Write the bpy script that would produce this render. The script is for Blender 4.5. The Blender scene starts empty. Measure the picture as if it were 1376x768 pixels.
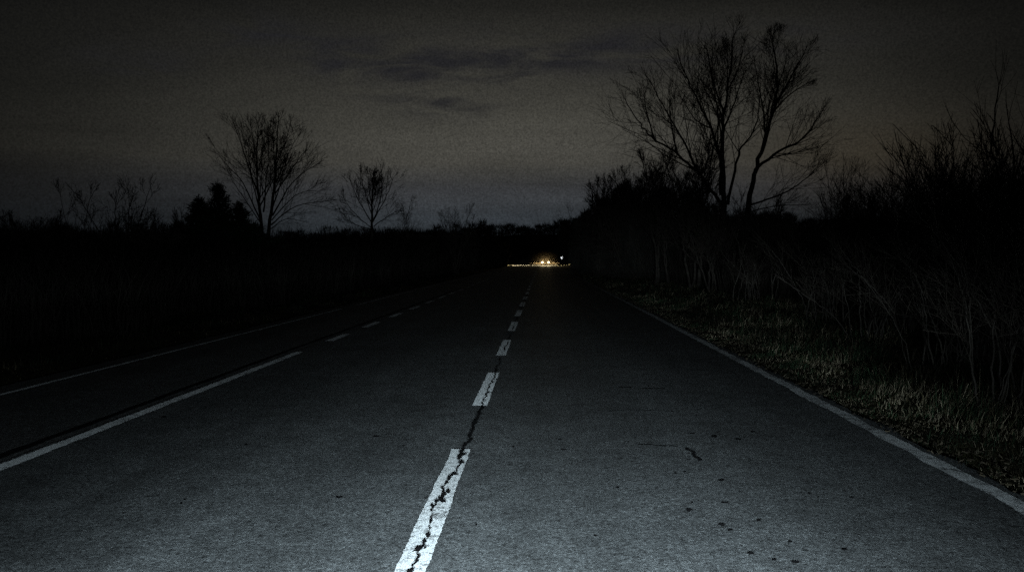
import bpy, bmesh, math, random
import numpy as np
from mathutils import Vector, Matrix, Quaternion, noise as mnoise

S = bpy.context.scene
COL = S.collection
PI = math.pi
R = math.radians

# ------------------------------------------------------------------ camera
CAM_H = 1.5
F = 1070.0                       # focal length in pixels of the 1376 px wide photograph
cam_d = bpy.data.cameras.new("camera")
cam = bpy.data.objects.new("camera", cam_d)
COL.objects.link(cam)
cam_d.sensor_width = 36.0
cam_d.lens = F / 1376 * 36
cam_d.clip_start = 0.05
cam_d.clip_end = 6000
cam.location = (0, 0, CAM_H)
YAW = math.atan(40 / F)
PITCH = -math.atan(37 / F)
cam.rotation_euler = (PI / 2 + PITCH, 0, YAW)
S.camera = cam
CM = cam.rotation_euler.to_matrix()


def at(px, py, Y):
    """point of the plane y = Y that the photograph shows at (px, py)"""
    d = CM @ Vector(((px - 688) / F, (384 - py) / F, -1))
    return Vector((d.x / d.y * Y, Y, CAM_H + d.z / d.y * Y))


def on_road(px, py):
    d = CM @ Vector(((px - 688) / F, (384 - py) / F, -1))
    k = -CAM_H / d.z
    return d.x * k, d.y * k


# ------------------------------------------------------------------ render settings
S.view_settings.view_transform = 'Standard'
S.view_settings.look = 'None'
S.view_settings.exposure = 0
S.render.engine = 'CYCLES'
S.cycles.use_denoising = False
S.cycles.use_adaptive_sampling = False
S.cycles.use_light_tree = False
S.cycles.max_bounces = 4
S.cycles.diffuse_bounces = 2
S.cycles.glossy_bounces = 2
S.cycles.volume_bounces = 1
S.cycles.sample_clamp_indirect = 0.15
S.cycles.sample_clamp_direct = 8.0


# ------------------------------------------------------------------ node helpers
class NT:
    def __init__(self, tree):
        self.t = tree
        self.n = tree.nodes
        self.l = tree.links

    def node(self, typ, **kw):
        nd = self.n.new(typ)
        for k, v in kw.items():
            if k.startswith('i_'):
                nd.inputs[k[2:]].default_value = v
            else:
                setattr(nd, k, v)
        return nd

    def link(self, a, b):
        self.l.new(a, b)

    def math(self, op, a, b=None, c=None, clamp=False):
        nd = self.n.new('ShaderNodeMath')
        nd.operation = op
        nd.use_clamp = clamp
        for i, v in enumerate((a, b, c)):
            if v is None:
                continue
            if isinstance(v, (int, float)):
                nd.inputs[i].default_value = v
            else:
                self.l.new(v, nd.inputs[i])
        return nd.outputs[0]

    def mix(self, fac, a, b, blend='MIX'):
        nd = self.n.new('ShaderNodeMix')
        nd.data_type = 'RGBA'
        nd.blend_type = blend
        for i, v in ((0, fac), (6, a), (7, b)):
            if isinstance(v, (int, float)):
                nd.inputs[i].default_value = v
            elif isinstance(v, (tuple, list)):
                nd.inputs[i].default_value = (*v[:3], 1)
            else:
                self.l.new(v, nd.inputs[i])
        return nd.outputs[2]

    def ramp(self, fac, stops, interp='LINEAR'):
        nd = self.n.new('ShaderNodeValToRGB')
        cr = nd.color_ramp
        cr.interpolation = interp
        while len(cr.elements) < len(stops):
            cr.elements.new(0.5)
        for e, (p, c) in zip(cr.elements, stops):
            e.position = p
            e.color = (*c, 1) if isinstance(c, tuple) else (c, c, c, 1)
        self.l.new(fac, nd.inputs[0])
        return nd.outputs[0]

    def noise(self, vec, scale, detail=3, rough=0.5, dist=0.0):
        nd = self.n.new('ShaderNodeTexNoise')
        nd.inputs['Scale'].default_value = scale
        nd.inputs['Detail'].default_value = detail
        nd.inputs['Roughness'].default_value = rough
        nd.inputs['Distortion'].default_value = dist
        self.l.new(vec, nd.inputs['Vector'])
        return nd.outputs[0]

    def mapping(self, vec, scale=(1, 1, 1), loc=(0, 0, 0)):
        nd = self.n.new('ShaderNodeMapping')
        nd.inputs['Scale'].default_value = scale
        nd.inputs['Location'].default_value = loc
        self.l.new(vec, nd.inputs['Vector'])
        return nd.outputs[0]


def new_mat(name):
    m = bpy.data.materials.new(name)
    m.use_nodes = True
    nt = NT(m.node_tree)
    bsdf = next(n for n in nt.n if n.type == 'BSDF_PRINCIPLED')
    geo = nt.node('ShaderNodeNewGeometry')
    return m, nt, bsdf, geo.outputs['Position']


def simple_mat(name, c1, c2, scale=4.0, rough=0.85, metal=0.0, spec=0.3, bump=0.0, bscale=None):
    m, nt, b, pos = new_mat(name)
    n = nt.noise(pos, scale, 4, 0.6)
    f = nt.ramp(n, [(0.32, 0.0), (0.68, 1.0)])
    nt.link(nt.mix(f, c1, c2), b.inputs['Base Color'])
    b.inputs['Roughness'].default_value = rough
    b.inputs['Metallic'].default_value = metal
    b.inputs['Specular IOR Level'].default_value = spec
    if bump:
        bp = nt.node('ShaderNodeBump')
        bp.inputs['Strength'].default_value = bump
        bp.inputs['Distance'].default_value = 0.02
        nt.link(nt.noise(pos, bscale or scale * 4, 4, 0.6), bp.inputs['Height'])
        nt.link(bp.outputs[0], b.inputs['Normal'])
    return m


def emit_mat(name, col, strength):
    m, nt, b, pos = new_mat(name)
    n = nt.noise(pos, 9.0, 2)
    f = nt.ramp(n, [(0.2, 0.85), (0.8, 1.0)])
    b.inputs['Base Color'].default_value = (0.6, 0.6, 0.6, 1)
    nt.link(nt.mix(1.0, (*col, 1), f, 'MULTIPLY'), b.inputs['Emission Color'])
    b.inputs['Emission Strength'].default_value = strength
    b.inputs['Roughness'].default_value = 0.2
    return m


# asphalt -----------------------------------------------------------
def asphalt_nodes(nt, pos, tone=1.0, tint=(1.0, 1.0, 1.0)):
    fine = nt.noise(pos, 95, 3, 0.75)                       # aggregate
    vor = nt.node('ShaderNodeTexVoronoi', feature='F1')
    vor.inputs['Scale'].default_value = 75
    nt.link(pos, vor.inputs['Vector'])
    mid = nt.noise(pos, 26, 4, 0.7)
    big = nt.noise(pos, 0.55, 4, 0.55)
    patch = nt.noise(pos, 4.2, 4, 0.6)
    tracks = nt.noise(nt.mapping(pos, (1.25, 0.035, 1)), 1.0, 3, 0.5)
    v = nt.math('MULTIPLY', nt.ramp(fine, [(0.30, 0.35), (0.72, 1.75)]),
                nt.ramp(vor.outputs['Color'], [(0.0, 0.55), (0.65, 1.0), (1.0, 1.75)]))
    v = nt.math('MULTIPLY', v, nt.ramp(mid, [(0.32, 0.30), (0.48, 1.0), (0.75, 1.38)]))
    v = nt.math('MULTIPLY', v, nt.ramp(big, [(0.28, 0.74), (0.72, 1.18)]))
    v = nt.math('MULTIPLY', v, nt.ramp(tracks, [(0.30, 0.72), (0.68, 1.18)]))
    v = nt.math('MULTIPLY', v, nt.ramp(patch, [(0.32, 0.74), (0.66, 1.16)]))
    # hairline cracks
    cr = nt.node('ShaderNodeTexVoronoi', feature='DISTANCE_TO_EDGE')
    cr.inputs['Scale'].default_value = 0.75
    wob = nt.n.new('ShaderNodeVectorMath')
    wob.operation = 'ADD'
    nz = nt.node('ShaderNodeTexNoise')
    nz.inputs['Scale'].default_value = 2.4
    nz.inputs['Detail'].default_value = 5
    nt.link(pos, nz.inputs['Vector'])
    nt.link(pos, wob.inputs[0])
    nt.link(nz.outputs['Color'], wob.inputs[1])
    nt.link(wob.outputs[0], cr.inputs['Vector'])
    cmask = nt.ramp(cr.outputs['Distance'], [(0.0, 0.0), (0.012, 1.0)])
    where = nt.ramp(nt.noise(pos, 0.5, 3), [(0.50, 0.0), (0.60, 1.0)])
    cm = nt.math('SUBTRACT', 1.0, nt.math('MULTIPLY', nt.math('MULTIPLY', nt.math('SUBTRACT', 1.0, cmask), where), 0.5))
    v = nt.math('MULTIPLY', v, cm)
    # small dark tar flecks
    fl = nt.noise(nt.mapping(pos, (1.0, 0.6, 1.0)), 16, 3, 0.6)
    v = nt.math('MULTIPLY', v, nt.ramp(fl, [(0.29, 0.35), (0.36, 1.0)]))
    v = nt.math('MULTIPLY', v, 0.060 * tone)
    col = nt.mix(1.0, v, (*tint, 1), 'MULTIPLY')
    return col, fine, mid


def asphalt_mat(name, tone=1.0, tint=(0.93, 1.0, 1.04)):
    m, nt, b, pos = new_mat(name)
    col, fine, mid = asphalt_nodes(nt, pos, tone, tint)
    nt.link(col, b.inputs['Base Color'])
    b.inputs['Roughness'].default_value = 0.72
    b.inputs['Specular IOR Level'].default_value = 0.16
    bp = nt.node('ShaderNodeBump')
    bp.inputs['Strength'].default_value = 0.45
    bp.inputs['Distance'].default_value = 0.005
    h = nt.math('ADD', fine, nt.math('MULTIPLY', mid, 1.2))
    nt.link(h, bp.inputs['Height'])
    nt.link(bp.outputs[0], b.inputs['Normal'])
    return m


def paint_mat(name, wear=0.5, bright=0.62, scale=14, tint=(0.95, 1.0, 1.03)):
    """worn road paint: where it has flaked the asphalt shows"""
    m, nt, b, pos = new_mat(name)
    acol, fine, mid = asphalt_nodes(nt, pos, 1.0, tint)
    w1 = nt.noise(pos, scale, 6, 0.7)
    w2 = nt.noise(pos, 95, 3, 0.75)
    w3 = nt.noise(pos, 1.6, 3, 0.5)
    w = nt.math('ADD', nt.math('ADD', nt.math('MULTIPLY', w1, 0.5), nt.math('MULTIPLY', w2, 0.35)), nt.math('MULTIPLY', w3, 0.3))
    fac = nt.ramp(w, [(wear - 0.07, 0.0), (wear + 0.05, 1.0)])
    pcol = nt.mix(nt.ramp(fine, [(0.3, 0.0), (0.7, 1.0)]), tuple(bright * 0.62 * t for t in tint), tuple(bright * t for t in tint))
    nt.link(nt.mix(fac, acol, pcol), b.inputs['Base Color'])
    b.inputs['Roughness'].default_value = 0.65
    b.inputs['Specular IOR Level'].default_value = 0.15
    bp = nt.node('ShaderNodeBump')
    bp.inputs['Strength'].default_value = 0.35
    bp.inputs['Distance'].default_value = 0.004
    nt.link(fine, bp.inputs['Height'])
    nt.link(bp.outputs[0], b.inputs['Normal'])
    return m


M = {}
M['asphalt'] = asphalt_mat('asphalt')
M['shoulder'] = asphalt_mat('shoulder_asphalt', 1.12, (0.97, 1.0, 1.02))
M['dash'] = paint_mat('white_dash_paint', 0.535, 0.62, 20)
M['dash_far'] = paint_mat('white_dash_paint_lightened', 0.48, 1.0, 20)  # same paint, lightened and less worn, in place of light lacking farther off
M['edge'] = paint_mat('worn_edge_paint', 0.55, 0.56, 9)
M['left_line'] = paint_mat('left_line_paint', 0.53, 0.85, 10)
M['thin'] = paint_mat('thin_line_paint', 0.49, 1.0, 8)
M['tar'] = simple_mat('crack_tar', (0.0025, 0.0025, 0.003), (0.007, 0.007, 0.0075), 30, 0.95, spec=0.03)
M['bark'] = simple_mat('bark', (0.012, 0.010, 0.009), (0.030, 0.027, 0.023), 6, 0.95, spec=0.1, bump=0.6, bscale=30)
M['twig'] = simple_mat('twig_bark', (0.014, 0.012, 0.010), (0.036, 0.031, 0.026), 3, 0.95, spec=0.1)
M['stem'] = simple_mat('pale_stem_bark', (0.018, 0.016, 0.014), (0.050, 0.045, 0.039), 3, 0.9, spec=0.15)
M['brush'] = simple_mat('brush_stems', (0.005, 0.0045, 0.004), (0.014, 0.0125, 0.0105), 1.5, 0.95, spec=0.05)
M['wood'] = simple_mat('far_wood', (0.010, 0.010, 0.009), (0.03, 0.028, 0.025), 0.5, 1.0, spec=0.0)
M['needle'] = simple_mat('dark_needles', (0.006, 0.012, 0.008), (0.016, 0.028, 0.016), 3, 0.95, spec=0.05)


def ground_mat():
    m, nt, b, pos = new_mat('verge_soil')
    a = nt.noise(pos, 1.2, 5, 0.6)
    c = nt.noise(pos, 26, 4, 0.7)
    col = nt.mix(nt.ramp(a, [(0.35, 0.0), (0.65, 1.0)]), (0.020, 0.018, 0.013), (0.034, 0.034, 0.018))
    col = nt.mix(1.0, col, nt.ramp(c, [(0.3, 0.5), (0.7, 1.6)]), 'MULTIPLY')
    nt.link(col, b.inputs['Base Color'])
    b.inputs['Roughness'].default_value = 1.0
    b.inputs['Specular IOR Level'].default_value = 0.02
    bp = nt.node('ShaderNodeBump')
    bp.inputs['Strength'].default_value = 0.8
    bp.inputs['Distance'].default_value = 0.04
    nt.link(c, bp.inputs['Height'])
    nt.link(bp.outputs[0], b.inputs['Normal'])
    return m


def grass_mat():
    m, nt, b, pos = new_mat('dry_grass')
    at_ = nt.node('ShaderNodeAttribute', attribute_name='tint')
    n = nt.noise(pos, 3.0, 3)
    col = nt.mix(1.0, at_.outputs['Color'], nt.ramp(n, [(0.3, 0.6), (0.7, 1.3)]), 'MULTIPLY')
    nt.link(col, b.inputs['Base Color'])
    b.inputs['Roughness'].default_value = 0.85
    b.inputs['Specular IOR Level'].default_value = 0.12
    return m


M['ground'] = ground_mat()
M['grass'] = grass_mat()
M['beam_catcher'] = simple_mat('pale_beam_catcher', (0.16, 0.15, 0.13), (0.30, 0.28, 0.24), 12, 1.0, spec=0.05)  # pale tone for the added strip that catches the car's light


# ------------------------------------------------------------------ object helpers
def link(o, parent=None):
    COL.objects.link(o)
    if parent is not None:
        o.parent = parent
    return o


def mesh_obj(name, verts, faces, mat, parent=None, smooth=False):
    me = bpy.data.meshes.new(name)
    me.from_pydata([tuple(v) for v in verts], [], faces)
    me.update()
    if smooth:
        me.polygons.foreach_set('use_smooth', [True] * len(me.polygons))
    me.materials.append(mat)
    o = bpy.data.objects.new(name, me)
    return link(o, parent)


def quads_obj(name, V, mat, parent=None, nper=4, tint=None, faces_local=((0, 1, 2, 3),)):
    """V: (n, nper, 3) array, each item carrying the same local faces"""
    n = V.shape[0]
    me = bpy.data.meshes.new(name)
    base = (np.arange(n) * nper)[:, None]
    loops, starts, tot = [], [], 0
    fl = [np.array(f) for f in faces_local]
    arr = np.concatenate([(base + f[None, :]) for f in fl], axis=1)       # n x sum(len)
    me.vertices.add(n * nper)
    me.vertices.foreach_set('co', V.reshape(-1).astype(np.float32))
    me.loops.add(arr.size)
    me.loops.foreach_set('vertex_index', arr.reshape(-1).astype(np.int32))
    sizes = np.tile(np.array([len(f) for f in fl]), n)
    st = np.concatenate([[0], np.cumsum(sizes)[:-1]])
    me.polygons.add(len(sizes))
    me.polygons.foreach_set('loop_start', st.astype(np.int32))
    me.update(calc_edges=True)
    if tint is not None:
        ca = me.color_attributes.new('tint', 'FLOAT_COLOR', 'POINT')
        c = np.ones((n, nper, 4), np.float32)
        c[:, :, :3] = tint[:, None, :]
        ca.data.foreach_set('color', c.reshape(-1))
    me.materials.append(mat)
    o = bpy.data.objects.new(name, me)
    return link(o, parent)


def tag(o, label=None, cat=None, group=None, kind=None):
    if label:
        o['label'] = label
    if cat:
        o['category'] = cat
    if group:
        o['group'] = group
    if kind:
        o['kind'] = kind
    return o


def empty(name, loc):
    o = bpy.data.objects.new(name, None)
    o.empty_display_size = 0.2
    o.location = loc
    return link(o)


# ------------------------------------------------------------------ terrain
def zr(y):
    """long profile of the road: level, then a slow climb beyond the oncoming car"""
    t = max(0.0, y - 176.0)
    return 0.0 if t == 0 else min(t * t / (t + 25.0) * 0.016, 6.0)


LX0, LX1, RX = -6.35, -3.98, 3.06


def gz(x, y):
    z = zr(y) - 0.03
    if x > RX + 0.1:
        t = x - RX - 0.1
        z += 0.03 * min(t, 1) + 0.10 * max(0, min(t - 1.2, 2.5)) + min(max(0, t - 3.5) * 0.10, 1.6)
    if x < LX0 - 0.1:
        t = LX0 - 0.1 - x
        z += 0.02 * min(t, 1) + min(max(0, t - 2.0) * 0.12, 1.8)
    if x > RX + 0.4 or x < LX0 - 0.4:
        z += 0.05 * mnoise.noise(Vector((x * 0.9, y * 0.9, 3.1))) + 0.03 * mnoise.noise(Vector((x * 3, y * 3, 1.7)))
    return z


def build_ground():
    xs = [-2500, -900, -350, -150, -80, -45, -30, -24, -20, -17, -15, -13, -12, -11, -10, -9.2, -8.5, -8, -7.6, -7.2, -6.9,
          -6.6, -6.45, -6.2, -3, 0, 2.8, 3.12, 3.3]
    x = 3.55
    while x < 9:
        xs.append(x)
        x += 0.3
    xs += [9.5, 10.5, 12, 14, 16, 19, 23, 30, 45, 80, 150, 350, 900, 2500]
    ys = [-60, -30, -12, -5, -2]
    y = 0.0
    while y < 30:
        ys.append(y)
        y += 0.4
    while y < 120:
        ys.append(y)
        y += 2
    while y < 330:
        ys.append(y)
        y += 4
    ys += [360, 420, 520, 700, 1000, 1600, 2600, 4500]
    v = [(a, b, gz(a, b)) for b in ys for a in xs]
    w = len(xs)
    f = [(j * w + i, j * w + i + 1, (j + 1) * w + i + 1, (j + 1) * w + i) for j in range(len(ys) - 1) for i in range(w - 1)]
    return tag(mesh_obj('ground', v, f, M['ground'], smooth=True), kind='structure')


build_ground()


def strip_mesh(name, x0, x1, ys, dz, mat, parent=None, wob=0.0, seed=0.0):
    v, f = [], []
    for i, y in enumerate(ys):
        a = wob * mnoise.noise(Vector((y * 2.3, seed, 0.3))) + wob * 0.6 * mnoise.noise(Vector((y * 9.1, seed, 5.3))) + wob * 0.7 * mnoise.noise(Vector((y * 37.0, seed, 7.3)))
        b = wob * mnoise.noise(Vector((y * 2.3, seed + 9, 0.3))) + wob * 0.6 * mnoise.noise(Vector((y * 9.1, seed + 9, 5.3))) + wob * 0.7 * mnoise.noise(Vector((y * 37.0, seed + 9, 7.3)))
        v += [(x0 + a, y, zr(y) + dz), (x1 + b, y, zr(y) + dz)]
        if i:
            k = 2 * i
            f.append((k - 2, k - 1, k + 1, k))
    return mesh_obj(name, v, f, mat, parent)


def yrange(a, b, step):
    n = max(1, int(round((b - a) / step)))
    return [a + (b - a) * i / n for i in range(n + 1)]


ROAD_Y = yrange(-30, -2, 4) + yrange(-2, 40, 0.12)[1:] + yrange(40, 170, 2)[1:] + yrange(170, 420, 4)[1:]
road = tag(strip_mesh('road', LX1, RX, ROAD_Y, 0.0, M['asphalt'], wob=0.05, seed=2.0), kind='structure')
shoulder = tag(strip_mesh('road_shoulder', LX0, LX1 + 0.05, ROAD_Y, -0.006, M['shoulder'], wob=0.06, seed=4.0), kind='structure')

# markings: parts of the road they are painted on
CX = -0.63


def marking(name, xc, w, y0, y1, mat, dz=0.004, wob=0.006, seed=0.0, parent=road):
    st = 0.02 if y0 < 14 else (0.06 if y0 < 30 else 0.5)
    if y1 - y0 > 60:
        ys = yrange(y0, 40, 0.12) + yrange(40, y1, 3)[1:]
    else:
        ys = yrange(y0, y1, st)
    return strip_mesh(name, xc - w / 2, xc + w / 2, ys, dz, mat, parent, wob, seed)


y = 3.85 - 4.2
k = 0
while y < 160:
    marking('lane_dash', CX, 0.15, y - (0.35 if 3 < y < 5 else 0), y + 2.35, M['dash'] if y < 7 else M['dash_far'], seed=10 + k, wob=0.010)
    y += 4.2
    k += 1
marking('edge_line', 2.90, 0.135, -20, 260, M['edge'], wob=0.024, seed=50)
marking('lane_line', -3.88, 0.12, -20, 12.6, M['left_line'], wob=0.012, seed=60)
y = 14.3
k = 0
while y < 150:
    marking('lane_line', -3.86, 0.14, y, y + (1.3 + 0.035 * (y - 14)), M['left_line'], wob=0.01, seed=70 + k)
    y += 2.9 + 0.03 * (y - 14)
    k += 1
marking('shoulder_line', -5.98, 0.065, -20, 23.5, M['thin'], dz=-0.002, wob=0.012, seed=90, parent=shoulder)
marking('shoulder_line', -5.98, 0.065, 25.5, 38, M['thin'], dz=-0.002, wob=0.012, seed=91, parent=shoulder)
marking('shoulder_line', -5.98, 0.065, 39, 180, M['thin'], dz=-0.002, wob=0.012, seed=92, parent=shoulder)


# the open joint along the lane line and the long crack through the dashes
def crack(name, x_of, w_of, y0, y1, step, dz, parent):
    v, f = [], []
    ys = yrange(y0, y1, step)
    for i, yy in enumerate(ys):
        c, w = x_of(yy), w_of(yy)
        v += [(c - w, yy, zr(yy) + dz), (c + w, yy, zr(yy) + dz)]
        if i:
            k_ = 2 * i
            f.append((k_ - 2, k_ - 1, k_ + 1, k_))
    return mesh_obj(name, v, f, M['tar'], parent)


def n1(a, b):
    return mnoise.noise(Vector((a, b, 0.77)))


def main_path(q):
    return CX + 0.006 + 0.022 * n1(q * 1.6, 1.0) + 0.022 * n1(q * 5.5, 2.0) + 0.020 * n1(q * 14, 2.5) + 0.012 * n1(q * 37, 2.7) + (0.02 if q > 5.5 else -0.005)


def main_width(q):
    w_ = 0.0045 + 0.010 * max(0, n1(q * 4.1, 3.0)) + 0.016 * max(0, n1(q * 13, 4.0)) + 0.008 * n1(q * 41, 4.4)
    if 6.25 < q < 8.0:
        w_ += 0.008
    return max(0.0015, w_)


crack('crack', main_path, main_width, 2.5, 11.6, 0.010, 0.0085, road)
crack('crack', lambda q: CX + 0.02 + 0.03 * n1(q * 1.7, 8.0) + 0.02 * n1(q * 9, 9.0),
      lambda q: max(0.0, 0.004 + 0.02 * n1(q * 2.1, 11.0)), 11.65, 34, 0.05, 0.0085, road)
for s_ in range(34):                                   # ragged chips and side cracks along the main crack
    rr = random.Random(100 + s_)
    yy = rr.uniform(3.3, 6.3) if s_ < 24 else rr.uniform(6.4, 11)
    big_ = rr.random() < .4
    c = main_path(yy) + rr.gauss(0, .016)
    pts = []
    nn = 17
    rx, ry = (rr.uniform(.012, .026), rr.uniform(.03, .07)) if big_ else (rr.uniform(.004, .012), rr.uniform(.012, .04))
    sk_ = rr.uniform(-.4, .4)
    for q in range(nn):
        a = q / nn * 2 * PI
        k_ = rr.uniform(.4, 1.35)
        pts.append((c + math.cos(a) * rx * k_ + math.sin(a) * ry * k_ * sk_, yy + math.sin(a) * ry * k_, 0.0100 + 0.00008 * s_))
    mesh_obj('paint_chip', pts, [tuple(range(nn))], M['tar'], road)
for s_ in range(12):                                   # thin cracks branching off it
    rr = random.Random(300 + s_)
    yy = rr.uniform(3.3, 10)
    x0_ = main_path(yy)
    sd = rr.choice((-1, 1))
    L_ = rr.uniform(.05, .16)
    v, f = [], []
    for q in range(13):
        t_ = q / 12
        px_, py_ = x0_ + sd * L_ * t_, yy + L_ * rr.uniform(-.02, .02) + sd * .3 * L_ * t_ + 0.25 * L_ * n1(t_ * 5, s_)
        w_ = .0035 * (1 - .8 * t_)
        v += [(px_, py_ - w_ * 1.6, 0.0090 + 0.00006 * s_), (px_, py_ + w_ * 1.6, 0.0090 + 0.00006 * s_)]
        if q:
            f.append((2 * q - 2, 2 * q, 2 * q + 1, 2 * q - 1))
    mesh_obj('crack', v, f, M['tar'], road)
crack('joint', lambda q: -4.12 + 0.03 * n1(q * 0.8, 21.0) + 0.015 * n1(q * 5, 22.0),
      lambda q: max(0.008, 0.045 + 0.025 * n1(q * 1.3, 23.0)), -6, 40, 0.1, -0.0015, shoulder)

# tar spots, bits of rubber and short cracks lying on the right lane
SPOTS = [(926, 685, 9, 5), (970, 705, 10, 4.5), (981, 712, 7, 3.5), (1009, 743, 11, 4), (1070, 755, 12, 5), (1020, 699, 6, 3),
         (969, 645, 8, 3.4), (908, 636, 5, 2.3), (920, 634, 4, 2), (960, 586, 9, 4), (992, 590, 10, 2.4), (1062, 728, 6, 3),
         (1135, 738, 8, 4), (1040, 752, 9, 3), (930, 675, 4, 2), (975, 675, 12, 2.2), (505, 586, 10, 2.2), (542, 599, 4, 2),
         (243, 676, 4, 3), (248, 671, 4, 2), (1088, 663, 4, 3), (930, 582, 12, 1.6), (1012, 580, 8, 2), (757, 604, 8, 1.6),
         (752, 590, 6, 1.3), (220, 560, 8, 1.8), (330, 597, 5, 2), (455, 668, 10, 3), (880, 522, 45, 1.2), (840, 520, 24, 1.0),
         (690, 600, 5, 1.2), (1145, 668, 8, 2), (640, 705, 4, 2), (830, 655, 5, 2), (800, 720, 5, 2.4)]
for i, (px, py, w, h) in enumerate(SPOTS):
    rr = random.Random(i)
    pts = []
    nn = 14
    for q in range(nn):
        a = q / nn * 2 * PI
        k_ = rr.uniform(.55, 1.1)
        X, Yy = on_road(px + math.cos(a) * w * .55 * k_, py - math.sin(a) * h * .5 * k_)
        pts.append((X, Yy, 0.003))
    mesh_obj('tar_spot', pts, [tuple(range(nn))], M['tar'], road)
for (p0, p1, p2, w) in (((858, 597), (880, 598), (911, 600), .012), ((922, 602), (932, 609), (941, 619), .022),
                        ((818, 553), (850, 551), (905, 553), .008)):
    A, B_, C_ = (Vector(on_road(*p)) for p in (p0, p1, p2))
    v, f = [], []
    for q in range(25):
        t = q / 24
        P = A * (1 - t) ** 2 + (B_ * 2 - (A + C_) / 2) * 2 * t * (1 - t) + C_ * t * t
        D = (C_ - A).normalized()
        N = Vector((-D.y, D.x))
        P += N * 0.03 * n1(t * 6, p0[0])
        ww = w * (0.5 + 0.7 * abs(n1(t * 8, p0[0] + 5)))
        v += [(*(P - N * ww), 0.0035), (*(P + N * ww), 0.0035)]
        if q:
            f.append((2 * q - 2, 2 * q - 1, 2 * q + 1, 2 * q))
    mesh_obj('crack', v, f, M['tar'], road)


# ------------------------------------------------------------------ grass on the verges (nobody could count it)
def blades(name, n, xr, yr, hr, seed, tints, wmul=1.0, decay=0.045, ragged=0.25, bright=0.7):
    rg = np.random.default_rng(seed)
    u = rg.random(n)
    # denser close to the camera
    y0, y1 = yr
    a, b = math.exp(-decay * y0), math.exp(-decay * y1)
    yy = -np.log(a + (b - a) * u) / decay
    xx = xr[0] + (xr[1] - xr[0]) * rg.random(n)
    clump = np.array([mnoise.noise(Vector((q * 1.6, w * 1.6, seed))) for q, w in zip(xx, yy)])
    clump2 = np.array([mnoise.noise(Vector((q * 5.0, w * 5.0, seed + 3))) for q, w in zip(xx, yy)])
    keep = (clump * 0.8 + clump2 * 0.9 + rg.random(n) * 0.9) > 0.12
    xx, yy, clump, clump2 = xx[keep], yy[keep], clump[keep], clump2[keep]
    n = len(xx)
    zz = np.array([gz(q, w) for q, w in zip(xx, yy)])
    edge = np.clip((np.abs(xx - xr[0]) if xr[0] > 0 else np.abs(xx - xr[1])) / 1.2, ragged, 1)
    h = (hr[0] + (hr[1] - hr[0]) * rg.random(n) ** 2) * (0.75 + 0.9 * np.clip(clump + clump2 * .6, -.4, .8)) * edge
    wd = (0.0015 + 0.0024 * rg.random(n)) * wmul * np.clip(yy / 9.0, 1, 3.5)
    ang = rg.random(n) * 2 * PI
    flow = np.array([mnoise.noise(Vector((q * 0.8, w * 0.8, seed + 7))) for q, w in zip(xx, yy)]) * 5
    la = flow + rg.normal(0, 0.9, n)
    lean = np.abs(rg.normal(1.1, 0.7, n)) * h
    sx, sy = np.cos(ang) * wd, np.sin(ang) * wd
    lx, ly = np.cos(la) * lean, np.sin(la) * lean
    V = np.zeros((n, 5, 3))
    V[:, 0] = np.stack([xx - sx, yy - sy, zz - 0.01], 1)
    V[:, 1] = np.stack([xx + sx, yy + sy, zz - 0.01], 1)
    V[:, 2] = np.stack([xx + sx * .7 + lx * .3, yy + sy * .7 + ly * .3, zz + h * .6], 1)
    V[:, 3] = np.stack([xx - sx * .7 + lx * .3, yy - sy * .7 + ly * .3, zz + h * .6], 1)
    V[:, 4] = np.stack([xx + lx, yy + ly, zz + h * np.clip(1 - lean / h * .35, .3, 1)], 1)
    pick = np.clip(0.5 + clump * .9 + rg.normal(0, .28, n), 0, .999)
    idx = (pick * len(tints)).astype(int)
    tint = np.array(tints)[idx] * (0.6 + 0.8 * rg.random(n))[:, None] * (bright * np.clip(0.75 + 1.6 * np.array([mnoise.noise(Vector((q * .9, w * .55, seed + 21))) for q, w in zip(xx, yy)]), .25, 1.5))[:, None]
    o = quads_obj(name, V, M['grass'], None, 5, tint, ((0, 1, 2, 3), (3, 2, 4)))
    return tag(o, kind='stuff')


TAN, OLV, GRN, DRY = (0.10, 0.084, 0.052), (0.05, 0.047, 0.027), (0.024, 0.042, 0.022), (0.20, 0.175, 0.125)
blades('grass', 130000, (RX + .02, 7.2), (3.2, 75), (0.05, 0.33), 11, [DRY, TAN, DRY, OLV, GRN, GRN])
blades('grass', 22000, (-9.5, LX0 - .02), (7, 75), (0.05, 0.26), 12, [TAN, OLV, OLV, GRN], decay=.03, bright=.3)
# litter of dead leaves and thatch at the ragged edge of the right lane
rg = np.random.default_rng(5)
n = 2200
yy = 3.2 + 40 * rg.random(n) ** 1.7
xx = RX - 0.07 + np.abs(rg.normal(0, .45, n))
zz = np.array([max(gz(a, b), 0.002 if a < RX + .12 else -1) for a, b in zip(xx, yy)]) + 0.004 + 0.02 * rg.random(n)
an = rg.random(n) * 2 * PI
ln = 0.008 + .016 * rg.random(n)
wd = 0.002 + .006 * rg.random(n)
dx, dy = np.cos(an), np.sin(an)
tz = rg.normal(0, .010, n)
V = np.zeros((n, 4, 3))
for q, (a, b) in enumerate(((-1, -1), (1, -1), (1, 1), (-1, 1))):
    V[:, q, 0] = xx + dx * ln * a - dy * wd * b
    V[:, q, 1] = yy + dy * ln * a + dx * wd * b
    V[:, q, 2] = zz + np.maximum(tz * a, -0.003) + .004 * b
tint = np.array([(0.03, 0.025, 0.016), (0.018, 0.015, 0.011), (0.05, 0.042, 0.03)])[rg.integers(0, 3, n)]
tag(quads_obj('leaf_litter', V, M['grass'], None, 4, tint), kind='stuff')


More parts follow.
